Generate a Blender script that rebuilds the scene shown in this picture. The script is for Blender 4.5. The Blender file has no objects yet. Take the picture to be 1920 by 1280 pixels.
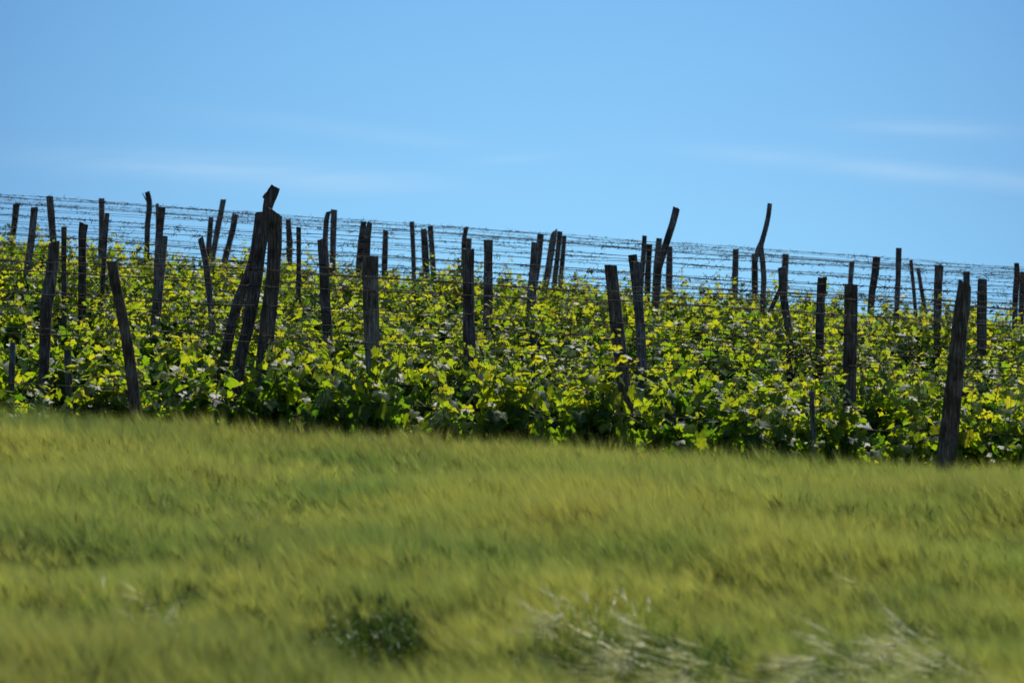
import bpy, math, random
import numpy as np
from mathutils import Vector, Matrix, Euler, noise as mn

random.seed(7)
R = math.radians
sc = bpy.context.scene
C = sc.collection
CAMZ = 2.6                      # eye height; heights below are given relative to it
FPX = 5333.0                    # focal length in photo pixels (100 mm lens on a 36 mm sensor)

# ------------------------------------------------------------------ helpers
def link(o, parent=None):
    C.objects.link(o)
    if parent: o.parent = parent
    return o

def tag(o, label=None, cat=None, group=None, kind=None):
    if label: o['label'] = label
    if cat: o['category'] = cat
    if group: o['group'] = group
    if kind: o['kind'] = kind
    return o

class MB:
    """collects verts, faces and a per-vertex colour, builds one mesh"""
    def __init__(s): s.v, s.f, s.c, s.flat, s.m = [], [], [], [], []
    def add(s, vs, fs, col=(0, 0, 0), flat=False, mi=0):
        b = len(s.v); s.v.extend(vs)
        s.c.extend([col] * len(vs))
        for f in fs:
            s.f.append([b + i for i in f]); s.flat.append(flat); s.m.append(mi)
    def tube(s, pts, rad, n=5, col=(0, 0, 0), cap=True, mi=0):
        vs = []; k = len(pts)
        for i, p in enumerate(pts):
            a = pts[max(i - 1, 0)]; b = pts[min(i + 1, k - 1)]
            t = (Vector(b) - Vector(a)).normalized()
            u = t.cross(Vector((0, 1, 0)))
            if u.length < .1: u = t.cross(Vector((1, 0, 0)))
            u.normalize(); w = t.cross(u)
            r = rad[i] if isinstance(rad, (list, tuple)) else rad
            for j in range(n):
                q = 2 * math.pi * j / n
                vs.append(tuple(Vector(p) + (u * math.cos(q) + w * math.sin(q)) * r))
        fs = [(i * n + j, i * n + (j + 1) % n, (i + 1) * n + (j + 1) % n, (i + 1) * n + j) for i in range(k - 1) for j in range(n)]
        if cap:
            fs.append(tuple(range(n))[::-1]); fs.append(tuple((k - 1) * n + j for j in range(n)))
        s.add(vs, fs, col, mi=mi)
    def mesh(s, name, mats):
        me = bpy.data.meshes.new(name)
        me.from_pydata([tuple(v) for v in s.v], [], s.f)
        for m in (mats if isinstance(mats, (list, tuple)) else [mats]): me.materials.append(m)
        ca = me.color_attributes.new('tint', 'FLOAT_COLOR', 'POINT')
        arr = np.ones((len(s.v), 4), np.float32); arr[:, :3] = np.array(s.c, np.float32)
        ca.data.foreach_set('color', arr.ravel())
        me.polygons.foreach_set('use_smooth', [not x for x in s.flat])
        me.polygons.foreach_set('material_index', s.m)
        me.update()
        return me

def obj(name, me, parent=None, loc=None):
    o = bpy.data.objects.new(name, me); link(o, parent)
    if loc is not None: o.location = loc
    return o

# ------------------------------------------------------------------ terrain
_KY = [-80, -20, 0, 5, 9, 13.5, 20, 26.7, 29.2, 31.7, 34.2, 37, 40, 43, 46, 49, 52, 55, 60, 68, 80, 110, 200, 500, 2500]
_KZ = [-2.2, -1.75, -1.65, -1.98, -2.32, -2.30, -1.95, -1.6, -1.46, -1.30, -1.12, -.905, -.70, -.52, -.37, -.25, -.14, -.06, 0.0, -.1, -.8, -3.5, -12, -30, -60]
_ys = np.arange(-80, 260, .5)
_zs = np.interp(_ys, _KY, _KZ)
_k = np.exp(-np.linspace(-2, 2, 9) ** 2); _k /= _k.sum()
_zs = np.convolve(np.pad(_zs, 4, mode='edge'), _k, 'valid')
def gz(x, y):
    """ground height (world)"""
    b = float(np.interp(y, _ys, _zs)) if y < 255 else float(np.interp(y, _KY, _KZ))
    c = .053 + .0009 * min(max(y - 26.7, 0), 26)
    return b - c * 40 * math.tanh(x / 40) + .03 * mn.noise(Vector((x * .35, y * .35, 3))) + CAMZ

# ------------------------------------------------------------------ node helpers
def newmat(name):
    m = bpy.data.materials.new(name); m.use_nodes = True
    m.node_tree.nodes.clear()
    return m, m.node_tree.nodes, m.node_tree.links

def N(ns, t, **kw):
    n = ns.new(t)
    for k, v in kw.items():
        if k in ('inp',):
            for kk, vv in v.items(): n.inputs[kk].default_value = vv
        else: setattr(n, k, v)
    return n

def ramp(ns, pts):
    n = ns.new('ShaderNodeValToRGB'); e = n.color_ramp.elements
    while len(e) < len(pts): e.new(.5)
    for i, (p, c) in enumerate(pts):
        e[i].position = p; e[i].color = (*c, 1)
    return n

def mix(ns, ls, f, a, b, mode='MIX'):
    n = ns.new('ShaderNodeMix'); n.data_type = 'RGBA'; n.blend_type = mode
    for sock, val in ((n.inputs[0], f), (n.inputs[6], a), (n.inputs[7], b)):
        if hasattr(val, 'is_linked'): ls.new(val, sock)
        elif isinstance(val, (int, float)): sock.default_value = val
        else: sock.default_value = (*val, 1)
    return n.outputs[2]

def math_n(ns, ls, op, a, b=None, clamp=False):
    n = ns.new('ShaderNodeMath'); n.operation = op; n.use_clamp = clamp
    for i, v in enumerate((a, b)):
        if v is None: continue
        if hasattr(v, 'is_linked'): ls.new(v, n.inputs[i])
        else: n.inputs[i].default_value = v
    return n.outputs[0]

# ------------------------------------------------------------------ materials
def leaf_like(name, top_cols, trans_cols, rough=.38, spec=.5, trans=.5, noise_scale=30, young_top=(.16, .17, .035), young_tr=(.62, .55, .06), drift=False):
    """thin leaf: reflects one colour, lets another through. tint.r = random tone, plus painted shade on vine leaves, tint.g = youth, tint.b = vein"""
    m, ns, ls = newmat(name)
    out = ns.new('ShaderNodeOutputMaterial')
    at = N(ns, 'ShaderNodeAttribute', attribute_name='tint')
    sp = ns.new('ShaderNodeSeparateColor'); ls.new(at.outputs['Color'], sp.inputs[0])
    oi = ns.new('ShaderNodeObjectInfo')
    r = math_n(ns, ls, 'ADD', sp.outputs[0], math_n(ns, ls, 'MULTIPLY', oi.outputs['Random'], .15))
    r1 = ramp(ns, top_cols); ls.new(r, r1.inputs[0])
    r2 = ramp(ns, trans_cols); ls.new(r, r2.inputs[0])
    young = sp.outputs[1]
    c1 = mix(ns, ls, young, r1.outputs[0], young_top)
    c2 = mix(ns, ls, young, r2.outputs[0], young_tr)
    tc = ns.new('ShaderNodeTexCoord')
    nz = N(ns, 'ShaderNodeTexNoise', inp={'Scale': noise_scale, 'Detail': 3.0}); ls.new(tc.outputs['Object'], nz.inputs['Vector'])
    v = ramp(ns, [(.3, (.72, .72, .72)), (.7, (1.2, 1.2, 1.2))]); ls.new(nz.outputs[0], v.inputs[0])
    c1 = mix(ns, ls, 1.0, c1, v.outputs[0], 'MULTIPLY')
    c2 = mix(ns, ls, 1.0, c2, v.outputs[0], 'MULTIPLY')
    if drift:                                               # broad patches of riper and greener plants across the field
        ge = ns.new('ShaderNodeNewGeometry'); dm = ns.new('ShaderNodeMapping'); dm.inputs['Scale'].default_value = (.45, .8, .2); ls.new(ge.outputs['Position'], dm.inputs[0])
        dn = N(ns, 'ShaderNodeTexNoise', inp={'Scale': 1.0, 'Detail': 4.0, 'Roughness': .55, 'Distortion': .5}); ls.new(dm.outputs[0], dn.inputs['Vector'])
        dr = ramp(ns, [(.34, (.66, .82, .85)), (.5, (1, 1, 1)), (.66, (1.12, 1.06, 1.0))]); ls.new(dn.outputs[0], dr.inputs[0])
        c1 = mix(ns, ls, 1.0, c1, dr.outputs[0], 'MULTIPLY'); c2 = mix(ns, ls, 1.0, c2, dr.outputs[0], 'MULTIPLY')
    b = N(ns, 'ShaderNodeBsdfPrincipled', inp={'Roughness': rough, 'Specular IOR Level': spec})
    ls.new(c1, b.inputs['Base Color'])
    bp = N(ns, 'ShaderNodeBump', inp={'Strength': .35, 'Distance': .006})
    nz2 = N(ns, 'ShaderNodeTexNoise', inp={'Scale': noise_scale * 2.2, 'Detail': 2.0}); ls.new(tc.outputs['Object'], nz2.inputs['Vector'])
    ls.new(nz2.outputs[0], bp.inputs['Height']); ls.new(bp.outputs[0], b.inputs['Normal'])
    t = ns.new('ShaderNodeBsdfTranslucent'); ls.new(c2, t.inputs['Color'])
    ms = N(ns, 'ShaderNodeMixShader', inp={0: trans}); ls.new(b.outputs[0], ms.inputs[1]); ls.new(t.outputs[0], ms.inputs[2])
    ls.new(ms.outputs[0], out.inputs[0])
    return m

M = {}
M['leaf'] = leaf_like('vine_leaf',
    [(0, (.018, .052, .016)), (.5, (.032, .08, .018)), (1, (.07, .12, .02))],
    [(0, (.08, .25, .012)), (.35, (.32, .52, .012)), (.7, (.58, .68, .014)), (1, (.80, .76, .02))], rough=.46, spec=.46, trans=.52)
M['barley'] = leaf_like('barley_awn',
    [(0, (.32, .41, .105)), (.5, (.45, .505, .135)), (1, (.58, .565, .165))],
    [(0, (.38, .48, .075)), (.5, (.53, .565, .09)), (1, (.66, .62, .11))], rough=.6, spec=.25, trans=.45, noise_scale=6, young_top=(.6, .55, .2), young_tr=(.6, .55, .18), drift=True)
M['barley_ear'] = leaf_like('barley_ear',
    [(0, (.17, .24, .06)), (.5, (.23, .28, .075)), (1, (.30, .32, .09))],
    [(0, (.2, .27, .04)), (1, (.32, .35, .06))], rough=.55, spec=.3, trans=.2, noise_scale=30, drift=True)
M['barley_leaf'] = leaf_like('barley_blade',
    [(0, (.07, .15, .04)), (.5, (.10, .19, .045)), (1, (.15, .22, .05))],
    [(0, (.12, .26, .02)), (1, (.26, .38, .03))], rough=.5, spec=.35, trans=.35, noise_scale=8, drift=True)
M['straw'] = leaf_like('bent_barley',
    [(0, (.50, .54, .21)), (.5, (.66, .67, .30)), (1, (.84, .82, .48))],
    [(0, (.5, .52, .18)), (1, (.7, .68, .3))], rough=.42, spec=.6, trans=.35, noise_scale=8)
M['grass'] = leaf_like('grass_blade',
    [(0, (.03, .075, .018)), (1, (.07, .13, .03))],
    [(0, (.07, .19, .015)), (1, (.2, .34, .03))], rough=.5, spec=.3, trans=.4, noise_scale=8)

def wood(name, dark, mid, light):
    m, ns, ls = newmat(name)
    out = ns.new('ShaderNodeOutputMaterial')
    tc = ns.new('ShaderNodeTexCoord'); oi = ns.new('ShaderNodeObjectInfo')
    ad = N(ns, 'ShaderNodeVectorMath', operation='ADD'); ls.new(tc.outputs['Object'], ad.inputs[0])
    cx = ns.new('ShaderNodeCombineXYZ'); ls.new(math_n(ns, ls, 'MULTIPLY', oi.outputs['Random'], 40), cx.inputs[2]); ls.new(cx.outputs[0], ad.inputs[1])
    mp = ns.new('ShaderNodeMapping'); mp.inputs['Scale'].default_value = (1, 1, .09); ls.new(ad.outputs[0], mp.inputs[0])
    n1 = N(ns, 'ShaderNodeTexNoise', inp={'Scale': 75.0, 'Detail': 6.0, 'Roughness': .65, 'Distortion': .4}); ls.new(mp.outputs[0], n1.inputs['Vector'])
    n2 = N(ns, 'ShaderNodeTexNoise', inp={'Scale': 5.0, 'Detail': 4.0, 'Roughness': .6}); ls.new(ad.outputs[0], n2.inputs['Vector'])
    mp3 = ns.new('ShaderNodeMapping'); mp3.inputs['Scale'].default_value = (1, 1, .05); ls.new(ad.outputs[0], mp3.inputs[0])
    n3 = N(ns, 'ShaderNodeTexVoronoi', feature='DISTANCE_TO_EDGE', inp={'Scale': 34.0}); ls.new(mp3.outputs[0], n3.inputs['Vector'])
    r1 = ramp(ns, [(.3, dark), (.52, mid), (.72, light)]); ls.new(n1.outputs[0], r1.inputs[0])
    r2 = ramp(ns, [(.38, (.5, .43, .38)), (.62, (1.15, 1.15, 1.15))]); ls.new(n2.outputs[0], r2.inputs[0])
    col = mix(ns, ls, 1.0, r1.outputs[0], r2.outputs[0], 'MULTIPLY')
    ck = ramp(ns, [(.0, (.25, .25, .25)), (.07, (1, 1, 1))]); ls.new(n3.outputs[0], ck.inputs[0])
    col = mix(ns, ls, .8, col, ck.outputs[0], 'MULTIPLY')
    v = ramp(ns, [(0, (.62, .50, .42)), (.3, (.8, .74, .70)), (.6, (1.05, 1.0, .98)), (1, (1.5, 1.5, 1.52))]); ls.new(oi.outputs['Random'], v.inputs[0])
    col = mix(ns, ls, 1.0, col, v.outputs[0], 'MULTIPLY')
    b = N(ns, 'ShaderNodeBsdfPrincipled', inp={'Roughness': .85, 'Specular IOR Level': .25}); ls.new(col, b.inputs['Base Color'])
    h = math_n(ns, ls, 'ADD', n1.outputs[0], math_n(ns, ls, 'MULTIPLY', ck.outputs[0], .8))
    bp = N(ns, 'ShaderNodeBump', inp={'Strength': .9, 'Distance': .008}); ls.new(h, bp.inputs['Height']); ls.new(bp.outputs[0], b.inputs['Normal'])
    ls.new(b.outputs[0], out.inputs[0])
    return m
M['wood'] = wood('weathered_wood', (.075, .053, .04), (.225, .183, .15), (.50, .45, .405))
M['concrete'] = wood('grey_stake', (.09, .095, .10), (.15, .155, .16), (.24, .24, .24))
M['bark'] = wood('vine_bark', (.02, .014, .010), (.05, .036, .026), (.11, .085, .065))

def plain(name, a, b_, scale, rough=.8, metallic=0, bump=.3):
    m, ns, ls = newmat(name)
    out = ns.new('ShaderNodeOutputMaterial'); tc = ns.new('ShaderNodeTexCoord')
    n1 = N(ns, 'ShaderNodeTexNoise', inp={'Scale': scale, 'Detail': 6.0, 'Roughness': .6}); ls.new(tc.outputs['Object'], n1.inputs['Vector'])
    r1 = ramp(ns, [(.35, a), (.65, b_)]); ls.new(n1.outputs[0], r1.inputs[0])
    b = N(ns, 'ShaderNodeBsdfPrincipled', inp={'Roughness': rough, 'Metallic': metallic}); ls.new(r1.outputs[0], b.inputs['Base Color'])
    bp = N(ns, 'ShaderNodeBump', inp={'Strength': bump, 'Distance': .02}); ls.new(n1.outputs[0], bp.inputs['Height']); ls.new(bp.outputs[0], b.inputs['Normal'])
    ls.new(b.outputs[0], out.inputs[0])
    return m
M['wire'] = plain('rusty_wire', (.012, .009, .008), (.03, .022, .019), 40, .85)
M['tendril'] = plain('dried_tendril', (.022, .012, .009), (.065, .036, .026), 60, .8)
M['cane'] = plain('green_cane', (.03, .02, .011), (.085, .06, .02), 20, .6)
M['ground'] = plain('field_soil', (.035, .05, .02), (.10, .085, .05), 3.0, .95, 0, .6)

# ------------------------------------------------------------------ ground sheet
def ground():
    xs = np.unique(np.round(np.concatenate([-np.geomspace(16, 1500, 22), np.arange(-16, 16.01, .5), np.geomspace(16, 1500, 22)]), 3))
    ys = np.unique(np.round(np.concatenate([[-80, -40, -20, -10, -5], np.arange(0, 80, .5), np.geomspace(80, 2400, 34)]), 3))
    v = [(x, y, gz(x, y)) for y in ys for x in xs]
    n = len(xs)
    f = [(j * n + i, j * n + i + 1, (j + 1) * n + i + 1, (j + 1) * n + i) for j in range(len(ys) - 1) for i in range(n - 1)]
    mb = MB(); mb.add(v, f)
    o = obj('ground', mb.mesh('ground', M['ground']))
    tag(o, 'rising ground under the barley field and the vineyard', 'ground', kind='structure')
ground()

# ------------------------------------------------------------------ instanced stuff (barley, grass)
def scatter(name, pts, rots, scls, idx, variants, label, cat):
    me = bpy.data.meshes.new(name)
    me.from_pydata(pts, [], [])
    a = me.attributes.new('rot', 'FLOAT_VECTOR', 'POINT'); a.data.foreach_set('vector', np.array(rots, np.float32).ravel())
    a = me.attributes.new('scl', 'FLOAT_VECTOR', 'POINT'); a.data.foreach_set('vector', np.array(scls, np.float32).ravel())
    a = me.attributes.new('idx', 'INT', 'POINT'); a.data.foreach_set('value', np.array(idx, np.int32))
    o = obj(name, me)
    col = bpy.data.collections.new(name + '_kinds')
    for i, m in enumerate(variants):
        q = bpy.data.objects.new('%s_kind_%02d' % (name, i), m); col.objects.link(q)
    ng = bpy.data.node_groups.new(name + '_scatter', 'GeometryNodeTree')
    ng.interface.new_socket('Geometry', in_out='INPUT', socket_type='NodeSocketGeometry')
    ng.interface.new_socket('Geometry', in_out='OUTPUT', socket_type='NodeSocketGeometry')
    ns, ls = ng.nodes, ng.links
    gi = ns.new('NodeGroupInput'); go = ns.new('NodeGroupOutput')
    ci = ns.new('GeometryNodeCollectionInfo'); ci.inputs['Collection'].default_value = col
    ci.inputs['Separate Children'].default_value = True; ci.inputs['Reset Children'].default_value = True
    ip = ns.new('GeometryNodeInstanceOnPoints'); ip.inputs['Pick Instance'].default_value = True
    def attr(n, t):
        k = ns.new('GeometryNodeInputNamedAttribute'); k.data_type = t; k.inputs['Name'].default_value = n; return k.outputs['Attribute']
    ls.new(gi.outputs[0], ip.inputs['Points']); ls.new(ci.outputs[0], ip.inputs['Instance'])
    ls.new(attr('idx', 'INT'), ip.inputs['Instance Index'])
    er = ns.new('FunctionNodeEulerToRotation'); ls.new(attr('rot', 'FLOAT_VECTOR'), er.inputs[0]); ls.new(er.outputs[0], ip.inputs['Rotation'])
    ls.new(attr('scl', 'FLOAT_VECTOR'), ip.inputs['Scale'])
    ls.new(ip.outputs[0], go.inputs[0])
    md = o.modifiers.new('scatter', 'NODES'); md.node_group = ng
    tag(o, label, cat, kind='stuff')
    return o

def blade(mb, p, d, side, L, w, droop, col, mi, seg=3):
    """a thin strip bending down"""
    vs = []; q = Vector(p); dd = Vector(d).normalized()
    for i in range(seg + 1):
        t = i / seg; ww = w * (1 - t) ** .7 if i < seg else 0
        if i < seg: vs += [tuple(q - side * ww), tuple(q + side * ww)]
        else: vs.append(tuple(q))
        dd = (dd + Vector((0, 0, -droop))).normalized(); q = q + dd * (L / seg)
    fs = [(2 * i, 2 * i + 1, 2 * i + 3, 2 * i + 2) for i in range(seg - 1)]
    fs.append((2 * seg - 2, 2 * seg - 1, 2 * seg))
    mb.add(vs, fs, col, mi=mi)

def barley_patch(seed, lodged=False, n=34, half=.17, bend=0.0, tone=0.0, awns=26, leaves=3):
    rd = random.Random(seed); mb = MB()
    for k in range(n):
        x, y = rd.uniform(-half, half), rd.uniform(-half, half)
        h = rd.gauss(.58, .035)
        az = rd.gauss(0, .8 if lodged else 1.0)
        ln = rd.uniform(.02, .22) + bend
        d = Vector((math.cos(az) * ln, math.sin(az) * ln, 1)).normalized()
        a = Vector((x, y, .05)); top = a + d * h
        r0 = min(max(rd.gauss(.5 + tone * .6, .08), 0), 1)
        st = 3 if lodged else 0
        sd = Vector((math.cos(az + 1.57), math.sin(az + 1.57), 0))
        w = .0016
        mb.add([tuple(a - sd * w), tuple(a + sd * w), tuple(top + sd * w), tuple(top - sd * w)], [(0, 1, 2, 3)], (r0, .0, 0), mi=3 if lodged else 2)
        for q in range(leaves):
            t = rd.uniform(.45, .95); b = a + d * h * t
            aa = rd.uniform(0, 6.28); e = Vector((math.cos(aa), math.sin(aa), rd.uniform(.6, 1.6)))
            blade(mb, b, e, Vector((math.sin(aa), -math.cos(aa), 0)), rd.uniform(.12, .2), .005, .4, (rd.random(), 0, 0), 2, 3)
        # ear: a nodding spindle
        nod = rd.uniform(.15, .75); ed = (d + Vector((math.cos(az), math.sin(az), 0)) * nod).normalized()
        L = rd.uniform(.065, .09); m2 = top + ed * L
        u = ed.cross(Vector((0, 0, 1)));  u = u.normalized() if u.length > .01 else Vector((1, 0, 0)); vv = ed.cross(u)
        rr = .0048
        pts = [top, top + ed * L * .3, top + ed * L * .7, m2]; rads = [.0018, rr, rr * .9, .0015]
        mb.tube(pts, rads, 4, (r0, .0, 0), cap=False, mi=3 if lodged else 1)
        # awns
        for j in range(awns if not lodged else 14):
            t = rd.uniform(.1, 1); b = top + ed * L * t; ph = rd.uniform(0, 6.28); sp = rd.uniform(.03, .36)
            dd = (ed + (u * math.cos(ph) + vv * math.sin(ph)) * sp).normalized()
            la = rd.uniform(.12, .23); s2 = dd.cross(Vector((rd.uniform(-1, 1), rd.uniform(-1, 1), rd.uniform(-1, 1)))).normalized() * (.0015 if lodged else .00062)
            e = b + dd * la + Vector((0, 0, -.006))
            mb.add([tuple(b - s2), tuple(b + s2), tuple(e)], [(0, 1, 2)], (min(max(r0 + rd.gauss(0, .1), 0), 1), rd.random() * .25, 0), mi=st)
    return mb.mesh('barley_kind', [M['barley'], M['barley_ear'], M['barley_leaf'], M['straw']])

BV = [barley_patch(100 + i, tone=(-.25, -.12, 0, 0, .12, .25)[i]) for i in range(6)] + [barley_patch(200, True, 30), barley_patch(201, True, 26)] + [barley_patch(300, False, 16, bend=.1, tone=-.3, awns=5, leaves=4), barley_patch(301, False, 30, tone=-.4, awns=18, leaves=4)]

def spot(px, py, rx, ry, d):
    return ((px - 960) / FPX * d, d, rx / FPX * d, ry)
# lodged / trampled places: x, y, half sizes, kind
LODGE = [(-.56, 14.8, .42, 1.2, 0, 'hollow'), (1.02, 14.75, .15, .5, 0, 'hollow'), (1.5, 14.2, .22, .5, 0, 'hollow'), (-1.6, 16.6, .16, .35, 0, 'hollow'), (-2.1, 14.4, .12, .3, 0, 'hollow'), (.1, 16.4, .12, .3, 0, 'hollow'),
         (.68, 15.1, .34, .30, 2.9, 'straw'), (1.32, 14.85, .20, .24, -2.6, 'straw'), (2.15, 14.55, .55, .36, 3.0, 'straw'),
         (-1.12, 15.3, .14, .16, 2.6, 'straw'), (-2.35, 15.3, .10, .2, 1.3, 'straw'), (-1.45, 13.9, .12, .2, 2.2, 'straw'),
         (1.75, 17.6, .12, .1, 2.5, 'straw'), (2.5, 17.0, .16, .12, 2.4, 'straw')]
def field():
    pts, rots, scls, idx = [], [], [], []
    rd = random.Random(5); st = .235
    y = 6.0
    while y < 25.9:
        hw = .18 * y + 1.8
        x = -hw
        while x < hw:
            px, py = x + rd.uniform(-.1, .1), y + rd.uniform(-.1, .1)
            w1 = mn.noise(Vector((px * .36, py * .62, 0)))          # long drifts lying across the view
            w2 = mn.noise(Vector((px * .9, py * 1.7, 9)))
            w3 = mn.noise(Vector((px * .35, py * .5, 20)))
            s = .97 + .52 * w1 + .14 * w2 + rd.uniform(-.03, .03); up = 0
            lean = .14 + .34 * max(w1, -.2) + .12 * w2
            az = 2.9 + 1.5 * w3 + rd.gauss(0, .25)
            k = min(5, max(0, int(2.9 + 4.2 * (w1 * .6 + w2 * .5) + rd.gauss(0, .9))))
            tilt = lean
            if py > 23: s += (.97 + (.05 if px < -2.5 else 0) - s) * min(1, (py - 23) / 1.5) * .8
            for (cx, cy, rx, ry, az2, kd) in LODGE:
                if kd == 'hollow' and abs(px - cx) < rx and cy - ry - 1.1 < py <= cy - ry: s = min(s, .84)
                if kd == 'hollow' and abs(px - cx) < rx * 1.05 and cy + ry * .75 < py < cy + ry + .18: k = 9; s = max(s, 1.05); tilt *= .5
                q = ((px - cx) / rx) ** 2 + ((py - cy) / ry) ** 2
                if q < 1 + rd.uniform(-.35, .35):
                    if kd == 'straw': tilt = rd.uniform(.95, 1.4); az = az2 + rd.gauss(0, .45); k = rd.choice((6, 7)); s = .9; up = rd.uniform(.3, .46)
                    else: s = rd.uniform(.22, .40) + .3 * max(0, (cy - py) / ry); k = 8; tilt = rd.uniform(0, .5); az = rd.uniform(0, 6.28)
                elif kd == 'straw' and py < cy and abs(px - cx) < rx * 1.1 and py > cy - ry - .9: s = .68; k = 8
                elif kd == 'straw' and q < 2.6: tilt += .22; az = az2 + rd.gauss(0, .3)
            # tilt about the axis across the lean direction
            if py > 25.2 and rd.random() < .25: s *= rd.uniform(1.0, 1.12)
            m = Matrix.Rotation(tilt, 3, Vector((-math.sin(az), math.cos(az), 0))) @ Matrix.Rotation(az + (0 if k in (6, 7) else rd.gauss(0, .35)), 3, 'Z')
            e = m.to_euler()
            pts.append((px, py, gz(px, py) - .02 + up)); rots.append(tuple(e)); scls.append((1, 1, s * 1.0)); idx.append(k)
            x += st
        y += st
    scatter('barley', pts, rots, scls, idx, BV, 'soft green barley field with feathery yellowish awns, bent by the wind', 'barley')
field()

def grass_patch(seed, n=60, half=.22, h=.22, wd=.004):
    rd = random.Random(seed); mb = MB()
    for k in range(n):
        x, y = rd.uniform(-half, half), rd.uniform(-half, half); aa = rd.uniform(0, 6.28)
        e = Vector((math.cos(aa) * .35, math.sin(aa) * .35, 1))
        blade(mb, (x, y, 0), e, Vector((math.sin(aa), -math.cos(aa), 0)), rd.uniform(.5, 1.3) * h, wd, .22, (rd.random(), rd.random() * .2, 0), 0, 3)
    return mb.mesh('grass_kind', [M['grass']])
def grass():
    pts, rots, scls, idx = [], [], [], []
    rd = random.Random(15); y = 25.7
    while y < 62:
        hw = .185 * y + 1.2; x = -hw; st = .33 if y < 36 else .6
        while x < hw:
            px, py = x + rd.uniform(-.15, .15), y + rd.uniform(-.15, .15)
            s = 1 + .6 * mn.noise(Vector((px * .8, py * .8, 4)))
            if y < 27: s *= 1.1
            pts.append((px, py, gz(px, py) - .01)); rots.append((0, 0, rd.uniform(0, 6.28))); scls.append((1.1, 1.1, max(.4, s) * (1 + (y < 27) * .2))); idx.append(rd.randrange(4))
            x += st
        y += st
    scatter('grass', pts, rots, scls, idx, [grass_patch(i, 70 if i < 3 else 40, .24, .26 if i < 3 else .45) for i in range(4)],
            'green grass growing on the ground between the vine rows', 'grass')
grass()

# ------------------------------------------------------------------ rows
ROWY = [26.7, 29.2, 31.7, 34.2, 36.9, 39.8, 42.8, 45.8, 48.8, 51.8, 54.8]
ORD = ['front', 'second', 'third', 'fourth', 'fifth', 'sixth', 'seventh', 'eighth', 'ninth', 'tenth', 'rearmost']

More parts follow.
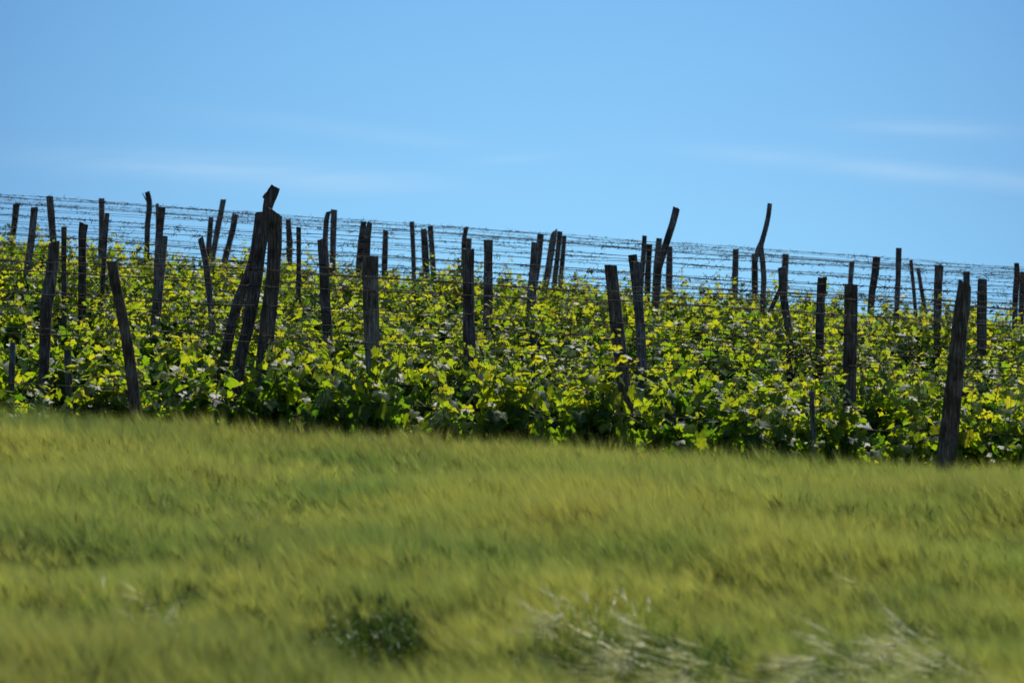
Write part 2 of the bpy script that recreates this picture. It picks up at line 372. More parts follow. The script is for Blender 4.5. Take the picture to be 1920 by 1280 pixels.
# ------------------------------------------------------------------ posts
# (label, row or None, depth offset, [(px, py, width px), ...] from the top, extra stubs, cap slope)
P = [
 ('slim post leaning right at the far left end of the skyline', None, 0, [(31, 382, 12), (27, 420, 11), (24, 441, 11)], [], .1),
 ('slim leaning post second from the left edge, angled top', None, 0, [(65, 389, 13), (60, 440, 12), (51, 508, 12)], [], .1),
 ('tall slim post rising behind the crooked post on the left', None, 0, [(93, 368, 12), (96, 410, 12), (100, 455, 12)], [], 0),
 ('crooked dark post bending left with a shoulder at its top', 1, -.3, [(101.5, 454, 19), (100, 490, 21), (93, 540, 22), (87, 580, 21), (83, 680, 17), (79, 766, 16)], [], .15),
 ('short stub of a post between the two tall left posts', None, 0, [(120, 426, 9), (120, 460, 9)], [], 0),
 ('upright post with a flared notched top on the left', None, 0, [(157, 419, 16), (154, 440, 14), (154, 500, 13), (153, 597, 13)], [], -.1),
 ('tall straight slim post standing before a shorter twin', None, 0, [(191, 372, 10.5), (190, 470, 11), (189, 573, 11)], [], 0),
 ('thin short post tucked behind the tall straight slim post', None, 0, [(201, 400, 8), (197, 447, 8)], [], 0),
 ('bare grey post leaning left at the barley edge on the left', 0, -.5, [(210.6, 490, 18), (216, 530, 19), (227, 579, 19), (240, 650, 20), (249, 722, 21), (254, 784, 24)], [], -.12),
 ('slender curved post with a broken twig at its tip', None, 0, [(276, 360, 9), (280, 376, 10), (280, 395, 10), (277, 419, 9.5), (275, 479, 9)], [[(267.5, 362, 1.5), (271, 369, 2), (276, 378, 3)], [(277, 414, 3), (272, 421, 2.5)]], .05),
 ('thin post peeking out left of the twin posts', None, 0, [(295, 382, 6), (295, 440, 6)], [], 0),
 ('upper dark post of the overlapping left pair', None, 0, [(304, 389, 13), (300, 430, 14), (296, 500, 14)], [], 0),
 ('stout grey post in front of the overlapping left pair', None, 0, [(304.5, 443, 19), (300, 500, 19), (295, 560, 19), (291, 615, 19)], [], .05),
 ('thin grey post leaning left beneath the leaning trio', None, 0, [(376, 446, 10), (387, 495, 10.5), (396, 579, 11)], [], .3),
 ('short slim post left of the tall leaning one', None, 0, [(396, 407, 9), (390, 477, 9)], [], 0),
 ('tall slim post leaning right above its two neighbours', None, 0, [(419, 374, 10), (414, 400, 9.5), (409, 421, 10), (398, 484, 10)], [], .1),
 ('bent post leaning right, third of the leaning trio', None, 0, [(441, 401, 11), (437, 428, 11), (430, 455, 10.5), (423, 481, 12)], [], 0),
 ('tall post crowned by a knotted crooked branch head', 1, -.3, [(516, 350, 17), (511, 359, 21), (506, 368, 24), (502, 378, 19), (500.5, 390, 16.5), (499, 410, 18), (489, 464, 21), (476, 553, 23), (465, 615, 22), (453, 660, 22)], [[(502, 364, 10), (497, 368, 11), (494, 372, 6)]], 0),
 ('leaning split post behind the knotted branch post', 1, 0, [(488, 398, 16), (482, 440, 16), (478, 470, 16), (472, 497, 16), (463, 525, 18), (447, 565, 18), (437, 600, 18), (425, 651, 18)], [], .1),
 ('thickest grooved grey post beside the knotted branch post', 0, .36, [(517, 398, 25), (515, 460, 24), (511, 530, 25), (503, 600, 26), (494, 686, 26)], [], -.32),
 ('slim post right of the thick grooved one', None, 0, [(540, 411, 9), (543, 455, 10.5), (542, 508, 10)], [], 0),
 ('short slim stub right of the thick grooved post', None, 0, [(560, 426, 9), (560, 484, 9)], [], 0),
 ('curved left half of the tight dark pair', None, 0, [(616, 397, 8), (612, 410, 9), (610, 440, 9.5), (610, 490, 9)], [], .3),
 ('straight right half of the tight dark pair, ragged top', None, 0, [(626, 393, 12), (625, 440, 11), (624, 490, 11)], [], -.05),
 ('grey post with a split top beneath the tight pair', 2, 0, [(605, 448, 18), (608, 500, 18), (610, 560, 18), (614, 615, 18)], [], .1),
 ('dark left post of the crossed pair', None, 0, [(682, 415, 10), (678, 450, 12), (674, 490, 12), (671, 530, 11)], [], 0),
 ('grey right post of the crossed pair with bright tip', None, 0, [(694, 417, 9), (689, 440, 13), (687, 477, 14), (686, 510, 14)], [], -.2),
 ('lone slim post right of the crossed pair', None, 0, [(723, 432, 10), (721, 495, 10)], [], 0),
 ('broad flat topped post with a peeling knotted face', 0, .32, [(695, 480, 27), (695, 560, 27.5), (698, 650, 27), (700, 717, 22)], [], 0),
 ('slender tall post left of the close post pair', None, 0, [(772, 415.5, 8), (776, 510, 8)], [], 0),
 ('dark post with rounded top in the close pair', None, 0, [(794, 429, 10), (796, 450, 11.5), (799, 517, 11)], [], 0),
 ('straight post leaning left in the close pair', None, 0, [(806.6, 423.5, 10), (814, 526, 10)], [], 0),
 ('slim rear post rising over the split middle post', None, 0, [(874.5, 425.5, 8), (870, 450, 9), (869, 500, 9)], [], .2),
 ('short stub tucked behind the split middle post', None, 0, [(879, 447, 10), (878, 500, 10)], [], 0),
 ('straight cracked post in the middle of the rows', 1, -.1, [(878.6, 467, 20), (878, 540, 20), (879, 620, 22), (880.6, 686, 22)], [], 0),
 ('upright post right of the straight cracked one', None, 0, [(915.5, 450, 16), (915, 500, 16), (914, 603, 17)], [], 0),
 ('dark post leaning right against a taller neighbour', None, 0, [(1003.7, 454, 13), (1001, 500, 13), (997.6, 542, 15)], [], 0),
 ('taller post just behind the dark leaning one', None, 0, [(1013.8, 439, 11), (1010, 480, 11), (1005, 522, 11)], [], 0),
 ('pointed post leaning hard to the right', None, 0, [(1040, 432, 8), (1037, 446, 12), (1029, 500, 12), (1020.7, 542, 12)], [], .5),
 ('left one of two thin posts touching each other', None, 0, [(1049.5, 434, 9), (1045, 480, 9), (1040, 522, 9)], [], 0),
 ('right one of two thin posts touching each other', None, 0, [(1058, 442, 8), (1055, 480, 8), (1051.6, 518, 8)], [], 0),
 ('smooth post leaning left, tallest right of the centre in front', 0, .32, [(1144.6, 497, 21), (1153, 583, 22), (1160, 640, 22), (1166, 690, 22), (1173, 745, 22)], [], -.06),
 ('slanted post hidden behind the blue grey twin', None, 0, [(1186, 478, 16), (1190, 510, 16), (1195, 560, 15)], [], 0),
 ('blue grey front post of the slanted twins', 2, -.1, [(1195.7, 491.6, 17), (1196, 550, 17), (1201, 620, 17), (1203, 672, 17)], [], 0),
 ('thin upright post above the slanted twins', None, 0, [(1208.4, 442, 8.5), (1206, 480, 9), (1203, 516, 9)], [], 0),
 ('dark slim post just left of the tall leaning pole', None, 0, [(1218, 458, 10), (1215, 510, 10.5), (1214, 558, 10)], [], 0),
 ('stub post crossed by the tall leaning pole', None, 0, [(1236, 447, 10.5), (1231, 500, 11)], [], 0),
 ('tall pole leaning far right above the skyline', None, 0, [(1268.7, 390, 12), (1261, 420, 11.5), (1250, 453, 11.5), (1235, 503, 12), (1229, 579, 11)], [], -.1),
 ('upright slim post right of the leaning pole', None, 0, [(1256, 463, 10), (1255, 520, 11), (1255, 596, 11)], [], 0),
 ('lone upright post with open sky on both sides', None, 0, [(1379.6, 467, 10), (1378, 529, 10)], [], 0),
 ('tallest curving pole with a bowed top', None, 0, [(1443.8, 382, 8.5), (1441, 405, 8.5), (1437, 424, 9), (1431, 445, 9), (1426, 462, 10), (1430, 490, 10), (1432, 520, 9.5), (1431, 552, 9.5)], [[(1431, 445, 6), (1425, 458, 8), (1420, 470, 9), (1417, 488, 8)]], 0),
 ('short post left of the tallest curving pole', None, 0, [(1415, 476, 10), (1416, 545, 11)], [], 0),
 ('slim post rising behind the braced post', None, 0, [(1473, 476, 11), (1471, 520, 11)], [], 0),
 ('dark post leaning left with a diagonal brace', None, -.05, [(1466, 501, 14), (1468, 550, 14), (1477.5, 613, 14)], [[(1463, 540, 7), (1454, 560, 8), (1444, 582, 8)]], .1),
 ('dark post with a knobbly flared head', None, 0, [(1542, 521, 16), (1541, 540, 18), (1539, 560, 15), (1537, 620, 16), (1536.6, 672, 16)], [[(1543, 523, 9), (1550, 521, 6)]], -.05),
 ('thin post peeking above the stout flat topped post', None, 0, [(1597.5, 490, 9), (1594, 535, 9)], [], .1),
 ('stout flat topped dark post, second from the right in front', 0, .32, [(1595.6, 533, 24), (1594, 620, 23), (1592, 700, 23), (1592, 757, 23)], [], -.03),
 ('slightly bent post right of the stout flat topped one', None, 0, [(1643.6, 482, 13), (1641, 510, 13), (1635, 545, 12), (1633, 570, 12)], [], 0),
 ('tall straight slim post on the right skyline', None, 0, [(1685, 465, 9.5), (1684, 520, 10), (1680, 611, 10)], [], 0),
 ('left thin stick of the two leaning sticks', None, 0, [(1708, 487.5, 6.5), (1716, 577, 7)], [], 0),
 ('right thin stick of the two leaning sticks', None, 0, [(1721, 502.5, 6.5), (1734, 581, 7)], [], 0),
 ('sturdy dark post right of the two thin sticks', None, 0, [(1761, 497.6, 16), (1759, 540, 15), (1757, 622, 13)], [], 0),
 ('post top peeking over the largest right post', None, 0, [(1812, 509, 12), (1811, 560, 12)], [], 0),
 ('largest front post at right with a knot on its side', 0, -.55, [(1810, 531, 22), (1805, 570, 26), (1800, 608, 26), (1793, 683, 28), (1785, 760, 31), (1777.5, 832, 33)], [[(1798, 681, 14), (1809, 683, 9), (1813, 687, 4)]], -.25),
 ('grey upright post right of the largest post', None, 0, [(1842, 523, 16), (1841, 590, 17), (1840.5, 660, 18)], [], 0),
 ('slim post with a bump near the right edge', None, 0, [(1906, 493, 9), (1907, 520, 11), (1904, 545, 10), (1903, 577, 9)], [], 0),
 ('post half cut off by the right edge of the photo', None, 0, [(1919, 509, 10), (1916, 560, 10), (1915, 600, 10)], [], 0),
]
STAKES = [
 ('short grey stake below the flared head post', 0, -.14, [(1522, 733, 8.5), (1525, 817, 9)]),
 ('short grey stake showing through leaves right of centre', 0, .1, [(1130, 735, 6), (1133, 800, 7)]),
 ('pale stake glimpsed between leaves right of the cracked post', 1, -.3, [(998, 622, 8), (999, 665, 8)]),
 ('grey stake at the far left edge above the barley', 0, .2, [(24, 642, 10), (20, 753, 11)]),
 ('dark low stake standing between the two left front posts', 0, .4, [(127, 655, 12), (129, 720, 13)]),
 ('slanted low stake under the smooth leaning post', 0, .12, [(1257, 735, 7), (1266, 800, 8)]),
]

def interp_poly(pl, z):
    """pl = [(x,z,w)] from the top; densified"""
    out = []
    for a, b in zip(pl[:-1], pl[1:]):
        L = math.hypot(a[0] - b[0], a[1] - b[1]); k = max(1, int(L / .035))
        for i in range(k): t = i / k; out.append(tuple(a[j] + (b[j] - a[j]) * t for j in range(3)))
    out.append(pl[-1])
    # smooth the bends a little
    for _ in range(2):
        out = [out[0]] + [tuple((out[i - 1][j] + 2 * out[i][j] + out[i + 1][j]) / 4 for j in range(3)) for i in range(1, len(out) - 1)] + [out[-1]]
    return out

def log_mesh(mb, pts, seed, slope=0, n=16, depth=1.0, rough=1.0):
    """irregular round log: pts = [(x, y, z, r)] from the top down"""
    rd = random.Random(seed); ph = rd.uniform(0, 50)
    vs = []; k = len(pts)
    for i, (x, y, z, r) in enumerate(pts):
        a = pts[max(i - 1, 0)]; b = pts[min(i + 1, k - 1)]
        t = (Vector(a[:3]) - Vector(b[:3])).normalized()
        u = Vector((0, 1, 0)).cross(t).normalized(); w = t.cross(u)
        for j in range(n):
            q = 2 * math.pi * j / n; c, s = math.cos(q), math.sin(q)
            g = mn.noise(Vector((c * 2.2 + ph, s * 2.2, z * .9))) * .22 + mn.noise(Vector((c * 5 + ph, s * 5, z * 2))) * .10 + mn.noise(Vector((c * 1.2, s * 1.2 + ph, z * 4))) * .07
            rr = r * (1 + g * rough)
            p = Vector((x, y, z)) + u * c * rr + w * s * rr * depth
            if i == 0: p += t * (c * rr * slope * 2 + rd.uniform(-.004, .006))
            elif i == 1: p += t * (c * rr * slope * .8)
            vs.append(tuple(p))
    fs = [(i * n + j, (i + 1) * n + j, (i + 1) * n + (j + 1) % n, i * n + (j + 1) % n) for i in range(k - 1) for j in range(n)]
    mb.add(vs, fs)
    cen = sum((Vector(v) for v in vs[:n]), Vector()) / n
    b0 = [tuple(v) for v in vs[:n]]
    mb.add(b0 + [tuple(cen + Vector((0, 0, -.004)))], [(j, (j + 1) % n, n) for j in range(n)], flat=True)
    b0 = [tuple(v) for v in vs[-n:]]
    mb.add(b0, [tuple(range(n))[::-1]], flat=True)

POSTS = []   # (row, x at canopy, label) for naming the vines
def build_post(i, label, row, yo, pl, stubs, slope, name='wooden_post', mat='wood', cat='post', grp='wooden posts of the vineyard trellis', short=False):
    if row is None:
        best = None
        for r, d in enumerate(ROWY):
            if r == 0: continue
            x = (pl[0][0] - 960) / FPX * d; h = (640 - pl[0][1]) / FPX * d + CAMZ - gz(x, d); w = pl[len(pl) // 2][2] / FPX * d
            cost = abs(h - 2.15) / .25 + abs(w - .115) / .05
            if best is None or cost < best[0]: best = (cost, r, h, w)
        row = best[1]
    d = ROWY[row] + yo
    q = [((a - 960) / FPX * d, (640 - b) / FPX * d + CAMZ, c / FPX * d) for a, b, c in pl]
    # carry the last visible stretch on down to the ground
    (x1, z1, w1), (x0, z0, w0) = q[-1], q[-2]
    sl = (x1 - x0) / max(z0 - z1, .05); sl = max(-.3, min(.3, sl)) * .6
    bz = gz(x1, d) - .25
    if z1 > bz + .05: q.append((x1 + sl * (z1 - bz), bz, w1 * 1.04))
    bx, bzz = q[-1][0], gz(q[-1][0], d)
    loc = Vector((bx, d, bzz))
    dn = interp_poly(q, 0)
    mb = MB()
    log_mesh(mb, [(x - bx, 0, z - bzz, w * .5 * 1.07) for x, z, w in dn], i * 13 + 1, slope, n=18 if row < 3 else 12, depth=random.uniform(.85, 1))
    for k, st in enumerate(stubs):
        sq = [((a - 960) / FPX * d, (640 - b) / FPX * d + CAMZ, c / FPX * d) for a, b, c in st]
        log_mesh(mb, [(x - bx, -.01, z - bzz, w * .5) for x, z, w in interp_poly(sq, 0)][::-1] if False else [(x - bx, -.01, z - bzz, w * .5) for x, z, w in interp_poly(sq, 0)], i * 13 + 5 + k, 0, n=8)
    o = obj(name, mb.mesh(name, M[mat]), loc=loc)
    tag(o, label, cat, grp)
    POSTS.append((row, q[len(q) // 2][0] if row else q[-2][0], label, not short))
    return row, q[0][1] - bzz, q[0][2]

for i, (label, row, yo, pl, stubs, slope) in enumerate(P):
    r = build_post(i, label, row, yo, pl, stubs, slope)
    print('post', i, 'row', r[0], 'h %.2f w %.3f' % (r[1], r[2]), label)
for i, (label, row, yo, pl) in enumerate(STAKES):
    build_post(100 + i, label, row, yo, pl, [], 0, 'low_stake', 'concrete', 'stake', 'low stakes among the leaves', True)

# ------------------------------------------------------------------ wires
LV = [(2.12, 'topmost'), (2.04, 'second highest'), (1.80, 'third highest'), (1.53, 'fourth highest'), (1.46, 'fifth highest'), (.95, 'sixth highest'), (.75, 'lowest')]
def tendrils(mb, pf, x0, x1, rd, dens):
    x = x0 + rd.uniform(0, .5)
    while x < x1:
        wd = rd.choice((.03, .06, .1, .22)) * rd.uniform(.6, 1.4)       # one knot of dead growth
        for _ in range(int(5 + wd * 85)):
            p = Vector(pf(x + rd.uniform(-wd, wd))); pts = [tuple(p)]
            d = Vector((rd.choice((-1, 1)) * rd.uniform(.6, 1), rd.uniform(-.4, .4), rd.uniform(-.4, .25))).normalized()
            ax = Vector((rd.uniform(-.6, .6), rd.uniform(-1, 1), rd.uniform(-.2, .2))).normalized(); cu = rd.uniform(.1, .9)
            L = rd.uniform(.005, .013)
            if rd.random() < .08: L *= 2; cu *= .4
            for s in range(rd.randint(4, 8)):
                p = p + d * L; pts.append(tuple(p)); d = (Matrix.Rotation(cu, 3, ax) @ d).normalized()
            r = rd.uniform(.0022, .0050)
            mb.tube(pts, [r * (1 - .6 * i / len(pts)) for i in range(len(pts))], 3)
        x += wd + rd.expovariate(1) * .32 / dens
for r, d in enumerate(ROWY):
    hw = .186 * d + .8
    for k, (h, word) in enumerate(LV):
        if (r >= 2 and k >= 5) or (r >= 3 and k == 4) or (k == 2 and r % 2): continue
        rd = random.Random(r * 31 + k); rd.seedv = r * 7.1 + k * 3.3
        yo = (-.075 if (k + r) % 2 else .075)
        off = rd.uniform(-.03, .03); tl = rd.uniform(-.003, .003); ph = rd.uniform(0, 6)
        def pf(x, h=h, d=d, yo=yo, off=off, tl=tl, ph=ph):
            sag = .018 * math.cos((x + ph) * 2 * math.pi / 5.5) + .006 * math.sin(x * 2.3 + ph)
            g = gz(x, d) * .5 + .25 * gz(x - 1.6, d) + .25 * gz(x + 1.6, d)
            return (x, d + yo + .01 * math.sin(x * 1.7 + ph), g + h + off + tl * x + sag)
        mb = MB(); xs = np.arange(-hw, hw, .3)
        mb.tube([pf(float(x)) for x in xs], .0044 if r < 3 else .0027, 4)
        o = obj('trellis_wire', mb.mesh('trellis_wire', M['wire']))
        tag(o, '%s thin rusty wire strung along the %s vine row' % (word, ORD[r]), 'wire', 'trellis wires of the vineyard')
        if k < 5:
            tb = MB(); tendrils(tb, pf, -hw, hw, rd, (1.0, .7, .4, .6, .5)[k] * (1.7 if r < 3 else 1))
            if tb.v: tag(obj('dried_tendrils', tb.mesh('dried_tendrils', M['tendril']), o), kind='stuff')

# ------------------------------------------------------------------ vines
# outline of a grape leaf: five lobes, a notch at the stalk
_OUT = [(.0, -.02), (.22, -.26), (.46, -.16), (.40, .06), (.56, .30), (.36, .36), (.30, .46), (.13, .62), (.0, .82),
        (-.13, .62), (-.30, .46), (-.36, .36), (-.56, .30), (-.40, .06), (-.46, -.16), (-.22, -.26)]
def leaf(mb, p, nrm, tip, s, rd, young, base=None):
    nrm = nrm.normalized(); tip = (tip - nrm * tip.dot(nrm))
    if tip.length < 1e-3: tip = nrm.orthogonal()
    tip.normalize(); sx = tip.cross(nrm)
    fold = rd.uniform(.05, .45); droop = rd.uniform(.0, .5); wob = rd.uniform(-.12, .12)
    def P3(a, b):
        z = -fold * abs(a) * .6 - droop * max(b, 0) ** 2 * .7 + wob * math.sin(5 * a + 3 * b)
        return tuple(p + (sx * a + tip * b + nrm * z) * s)
    vs = [P3(0, .18)] + [P3(a * rd.uniform(.9, 1.1), b * rd.uniform(.92, 1.08)) for a, b in _OUT]
    n = len(_OUT)
    if base is None: base = -.04 + .62 * min(1, max(0, (p.z - .25) / 1.0))  # lower leaves toned darker: canopy shade painted into the leaf colour
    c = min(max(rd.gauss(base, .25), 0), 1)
    mb.add(vs, [(0, 1 + i, 1 + (i + 1) % n) for i in range(n)], (c, young, 0))

def make_vine(seed, tall=1.0, leafy=1.0):
    rd = random.Random(seed)
    tr, cn, lf = MB(), MB(), MB()
    hd = Vector((rd.uniform(-.06, .06), rd.uniform(-.05, .05), rd.uniform(.5, .62)))
    pts = []; k = 9
    for i in range(k):
        t = i / (k - 1)
        pts.append((hd.x * t + .035 * math.sin(t * 7 + seed), hd.y * t + .025 * math.cos(t * 5 + seed), -.08 + (hd.z + .08) * t))
    tr.tube(pts, [.042 + .012 * math.sin(i * 2.1 + seed) * (.4 + .6 * (i > 5)) for i in range(k)], 8)
    for s in (-1, 1):
        a = Vector(pts[-1]); ap = [tuple(a)]
        for i in range(4):
            a = a + Vector((s * .11, rd.uniform(-.03, .03), rd.uniform(-.01, .045))); ap.append(tuple(a))
        tr.tube(ap, [.028, .022, .018, .014, .011], 6)
    nc = 17
    for c in range(nc):
        x0 = rd.uniform(-.46, .46); p = Vector((x0, rd.uniform(-.05, .05), hd.z + rd.uniform(-.03, .08)))
        d = Vector((rd.gauss(0, .22), rd.gauss(0, .30), 1)).normalized()
        L = rd.uniform(.5, .88) * tall * (1.32 if rd.random() < .14 else 1); ns_ = int(L / .06); pp = [tuple(p)]
        for s in range(ns_):
            t = s / ns_
            d = (d + Vector((rd.gauss(0, .09), rd.gauss(0, .09), -.02 if t < .6 else .02))).normalized()
            p = p + d * .06; pp.append(tuple(p))
            az = rd.uniform(0, 6.28); out = Vector((math.cos(az), math.sin(az), 0))
            pet = rd.uniform(.04, .09); e = p + (out * .8 + Vector((0, 0, .5))).normalized() * pet
            cn.tube([tuple(p), tuple(e)], .0013, 3, cap=False)
            size = (.165 - .095 * max(0, t - .25) / .75) * rd.uniform(.6, 1.25)
            if t > .9: size *= .6
            nr = (out * rd.uniform(-.2, .9) + Vector((0, 0, 1)) * rd.uniform(.25, 1) + Vector((rd.gauss(0, .3), rd.gauss(0, .3), 0)))
            young = max(0, (t - .72) / .28) * rd.uniform(.2, .85)
            leaf(lf, e, nr, out + Vector((0, 0, -.45)), size, rd, young)
            if t > .85:
                leaf(lf, p + Vector((rd.gauss(0, .02), rd.gauss(0, .02), .02)), Vector((rd.gauss(0, 1), rd.gauss(0, 1), .6)), out, size * .55, rd, rd.uniform(.3, 1))
        cn.tube(pp, [.0058 - .004 * i / len(pp) for i in range(len(pp))], 4, cap=False)
        if rd.random() < .35:                                   # a curling tendril at the tip
            q = Vector(pp[-1]); tp = [tuple(q)]; dd = Vector((rd.gauss(0, .6), rd.gauss(0, .6), 1)).normalized()
            for s in range(5):
                q = q + dd * .025; tp.append(tuple(q)); dd = (dd + Vector((rd.gauss(0, .4), rd.gauss(0, .4), -.1))).normalized()
            cn.tube(tp, .001, 3, cap=False)
    for k in range(int(175 * leafy)):                           # inner and lower leaves
        a = rd.uniform(0, 6.28); out = Vector((math.cos(a), math.sin(a), 0))
        zz = rd.triangular(.12, 1.0, .5)
        p = Vector((rd.uniform(-.56, .56), rd.gauss(0, .16) + (.1 if out.y > 0 else -.1), zz))
        nr = out * rd.uniform(.2, 1.2) + Vector((0, 0, rd.uniform(.1, 1)))
        leaf(lf, p, nr, out * .6 + Vector((0, 0, -.7)), rd.uniform(.09, .165), rd, 0)
    return (tr.mesh('trunk', M['bark']), cn.mesh('canes', M['cane']), lf.mesh('foliage', M['leaf']))

KINDS = [make_vine(40 + i, tall=(1, .92, 1.08, .85, 1.0, 1.05, .95, 1.0, .9, 1.1)[i], leafy=(1, .8, 1.1, .7, 1.2, 1, .9, 1.1, 1, .9)[i]) for i in range(10)]
NUM = ['first', 'second', 'third', 'fourth', 'fifth', 'sixth', 'seventh', 'eighth', 'ninth', 'tenth', 'eleventh', 'twelfth', 'thirteenth', 'fourteenth', 'fifteenth', 'sixteenth',
       'seventeenth', 'eighteenth', 'nineteenth', 'twentieth', 'twenty-first', 'twenty-second', 'twenty-third', 'twenty-fourth', 'twenty-fifth', 'twenty-sixth', 'twenty-seventh', 'twenty-eighth']
def mode_word(s): return 'tall' if s > 1.03 else ('low' if s < .93 else 'bushy')
for r, d in enumerate(ROWY):
    hw = .18 * d + .55; step = .92; rd = random.Random(900 + r)
    x = -hw + rd.uniform(0, .3); n = 0
    while x < hw:
        xx = x + rd.uniform(-.08, .08); yy = d + rd.uniform(-.05, .05)
        s = 1 + .16 * mn.noise(Vector((xx * .6, d * 1.3, 0))) + rd.uniform(-.05, .06)
        if r == 0: s *= .9 if -4.35 < xx < -3.6 else 1.07
        root = bpy.data.objects.new('grapevine', None); link(root)
        root.empty_display_size = .1
        root.location = (xx, yy, gz(xx, yy)); root.rotation_euler = (0, 0, rd.choice((0, math.pi)) + rd.uniform(-.25, .25)); root.scale = (1.0, 1.0, s)
        if r < 1:
            near = sorted((abs(p[1] - xx), p) for p in POSTS if p[0] == r and p[3])
        tag(root, '%s grapevine with sunlit yellow green leaves, %s from the left in the %s row' % (mode_word(s), NUM[n], ORD[r]), 'grapevine', 'grapevines in the %s row' % ORD[r])
        kd = KINDS[rd.randrange(10)]
        for nm, me in zip(('trunk', 'canes', 'foliage'), kd):
            if r > 2 and nm == 'trunk': continue
            obj(nm, me, root)
        x += step * rd.uniform(.9, 1.1); n += 1

# ------------------------------------------------------------------ sky, sun, camera
SEL, SAZ = R(56), R(18)
w = bpy.data.worlds.new('World'); sc.world = w; w.use_nodes = True
ns, ls = w.node_tree.nodes, w.node_tree.links; ns.clear()
out = ns.new('ShaderNodeOutputWorld'); bg = ns.new('ShaderNodeBackground'); bg.inputs[1].default_value = .1
tc = ns.new('ShaderNodeTexCoord')
mp = ns.new('ShaderNodeVectorMath'); mp.operation = 'ADD'; mp.inputs[1].default_value = (0, 0, .30)
ls.new(tc.outputs['Generated'], mp.inputs[0])
nm = ns.new('ShaderNodeVectorMath'); nm.operation = 'NORMALIZE'; ls.new(mp.outputs[0], nm.inputs[0])
sky = ns.new('ShaderNodeTexSky'); sky.sky_type = 'NISHITA'; sky.sun_disc = False
sky.sun_elevation = SEL; sky.sun_rotation = SAZ; sky.altitude = 300; sky.air_density = 1.0; sky.dust_density = .3; sky.ozone_density = 2.0
ls.new(nm.outputs[0], sky.inputs[0])
sx = ns.new('ShaderNodeSeparateXYZ'); ls.new(tc.outputs['Generated'], sx.inputs[0])
ya = math_n(ns, ls, 'MAXIMUM', sx.outputs[1], .05)
az = math_n(ns, ls, 'DIVIDE', sx.outputs[0], ya); el = math_n(ns, ls, 'DIVIDE', sx.outputs[2], ya)
cv = ns.new('ShaderNodeCombineXYZ'); ls.new(az, cv.inputs[0]); ls.new(el, cv.inputs[1])
cm = ns.new('ShaderNodeMapping'); cm.inputs['Scale'].default_value = (9, 75, 1); cm.inputs['Rotation'].default_value = (0, 0, R(4)); ls.new(cv.outputs[0], cm.inputs[0])
cn = N(ns, 'ShaderNodeTexNoise', inp={'Scale': 1.0, 'Detail': 6.0, 'Roughness': .55, 'Distortion': .6}); ls.new(cm.outputs[0], cn.inputs['Vector'])
cr = ramp(ns, [(.25, (0, 0, 0)), (.72, (1, 1, 1))]); ls.new(cn.outputs[0], cr.inputs[0])
tot = None
for (cx, cy, rx, ry, amp, tilt) in [(-.098, .0600, .060, .0052, .6, -.07), (.138, .0600, .070, .0034, 0.5, -.10), (.150, .0745, .03, .003, .3, -.03), (-.05, .073, .05, .003, .16, -.12), (.0, .064, .02, .002, .2, .1)]:
    dx = math_n(ns, ls, 'SUBTRACT', az, cx); dy = math_n(ns, ls, 'SUBTRACT', el, cy)
    dy = math_n(ns, ls, 'SUBTRACT', dy, math_n(ns, ls, 'MULTIPLY', dx, tilt))
    a = math_n(ns, ls, 'POWER', math_n(ns, ls, 'ABSOLUTE', math_n(ns, ls, 'DIVIDE', dx, rx)), 2.0); b = math_n(ns, ls, 'POWER', math_n(ns, ls, 'ABSOLUTE', math_n(ns, ls, 'DIVIDE', dy, ry)), 2.0)
    g = math_n(ns, ls, 'MULTIPLY', math_n(ns, ls, 'EXPONENT', math_n(ns, ls, 'MULTIPLY', math_n(ns, ls, 'ADD', a, b), -1)), amp)
    tot = g if tot is None else math_n(ns, ls, 'ADD', tot, g)
cl = math_n(ns, ls, 'MULTIPLY', tot, cr.outputs[0], True)
cl = math_n(ns, ls, 'MULTIPLY', cl, .62)
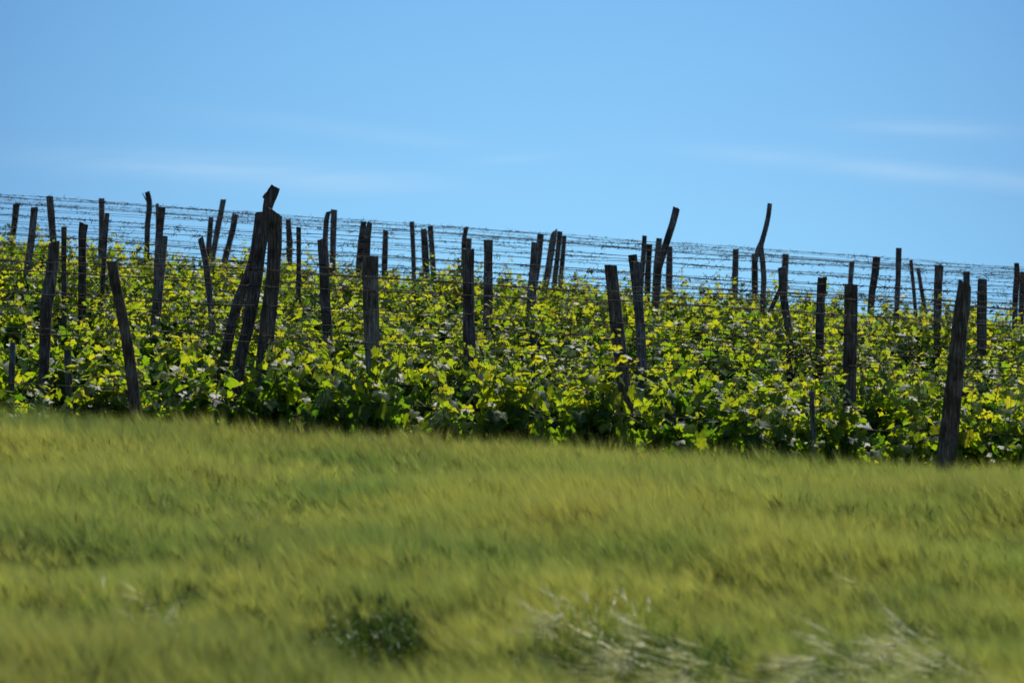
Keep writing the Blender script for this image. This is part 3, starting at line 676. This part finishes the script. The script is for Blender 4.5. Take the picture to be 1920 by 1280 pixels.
tr = ramp(ns, [(0, (1.17, 1.68, 1.5)), (.10, (1.08, 1.53, 1.46)), (.25, (.88, 1.36, 1.42)), (1, (.8, 1.1, 1.25))])
ls.new(math_n(ns, ls, 'MULTIPLY', sx.outputs[2], 2.0, True), tr.inputs[0])
ed = math_n(ns, ls, 'MINIMUM', math_n(ns, ls, 'POWER', math_n(ns, ls, 'ABSOLUTE', math_n(ns, ls, 'DIVIDE', az, .19)), 2.0), 1.3)
vignette = mix(ns, ls, math_n(ns, ls, 'MULTIPLY', ed, .26), (1, 1, 1), (-.1, .05, .28))  # sky dimmed towards both sides: lens vignette painted into its colour
tinted = mix(ns, ls, 1.0, mix(ns, ls, 1.0, sky.outputs[0], tr.outputs[0], 'MULTIPLY'), vignette, 'MULTIPLY')
fin = mix(ns, ls, cl, tinted, (7.5, 9.0, 10.0))
ls.new(fin, bg.inputs[0]); ls.new(bg.outputs[0], out.inputs[0])

sd = bpy.data.lights.new('sun', 'SUN'); sd.energy = 4.8; sd.angle = R(.55); sd.color = (1, .95, .86)
so = bpy.data.objects.new('sun', sd); C.objects.link(so); so.location = (10, 30, 40)
S = Vector((math.sin(SAZ) * math.cos(SEL), math.cos(SAZ) * math.cos(SEL), math.sin(SEL)))
so.rotation_euler = S.to_track_quat('Z', 'Y').to_euler()

cd = bpy.data.cameras.new('camera'); cam = bpy.data.objects.new('camera', cd); C.objects.link(cam)
cam.location = (0, 0, CAMZ); cam.rotation_euler = (R(90), 0, 0)
cd.lens = 100; cd.sensor_width = 36; cd.clip_end = 5000; cd.clip_start = .1
cd.dof.use_dof = True; cd.dof.focus_distance = 33.5; cd.dof.aperture_fstop = 2.3
sc.camera = cam
sc.view_settings.view_transform = 'Standard'; sc.view_settings.look = 'None'
sc.view_settings.exposure = 0; sc.view_settings.gamma = 1
sc.render.engine = 'CYCLES'
sc.cycles.max_bounces = 7; sc.cycles.diffuse_bounces = 4; sc.cycles.transmission_bounces = 5; sc.cycles.glossy_bounces = 2
sc.cycles.use_denoising = True
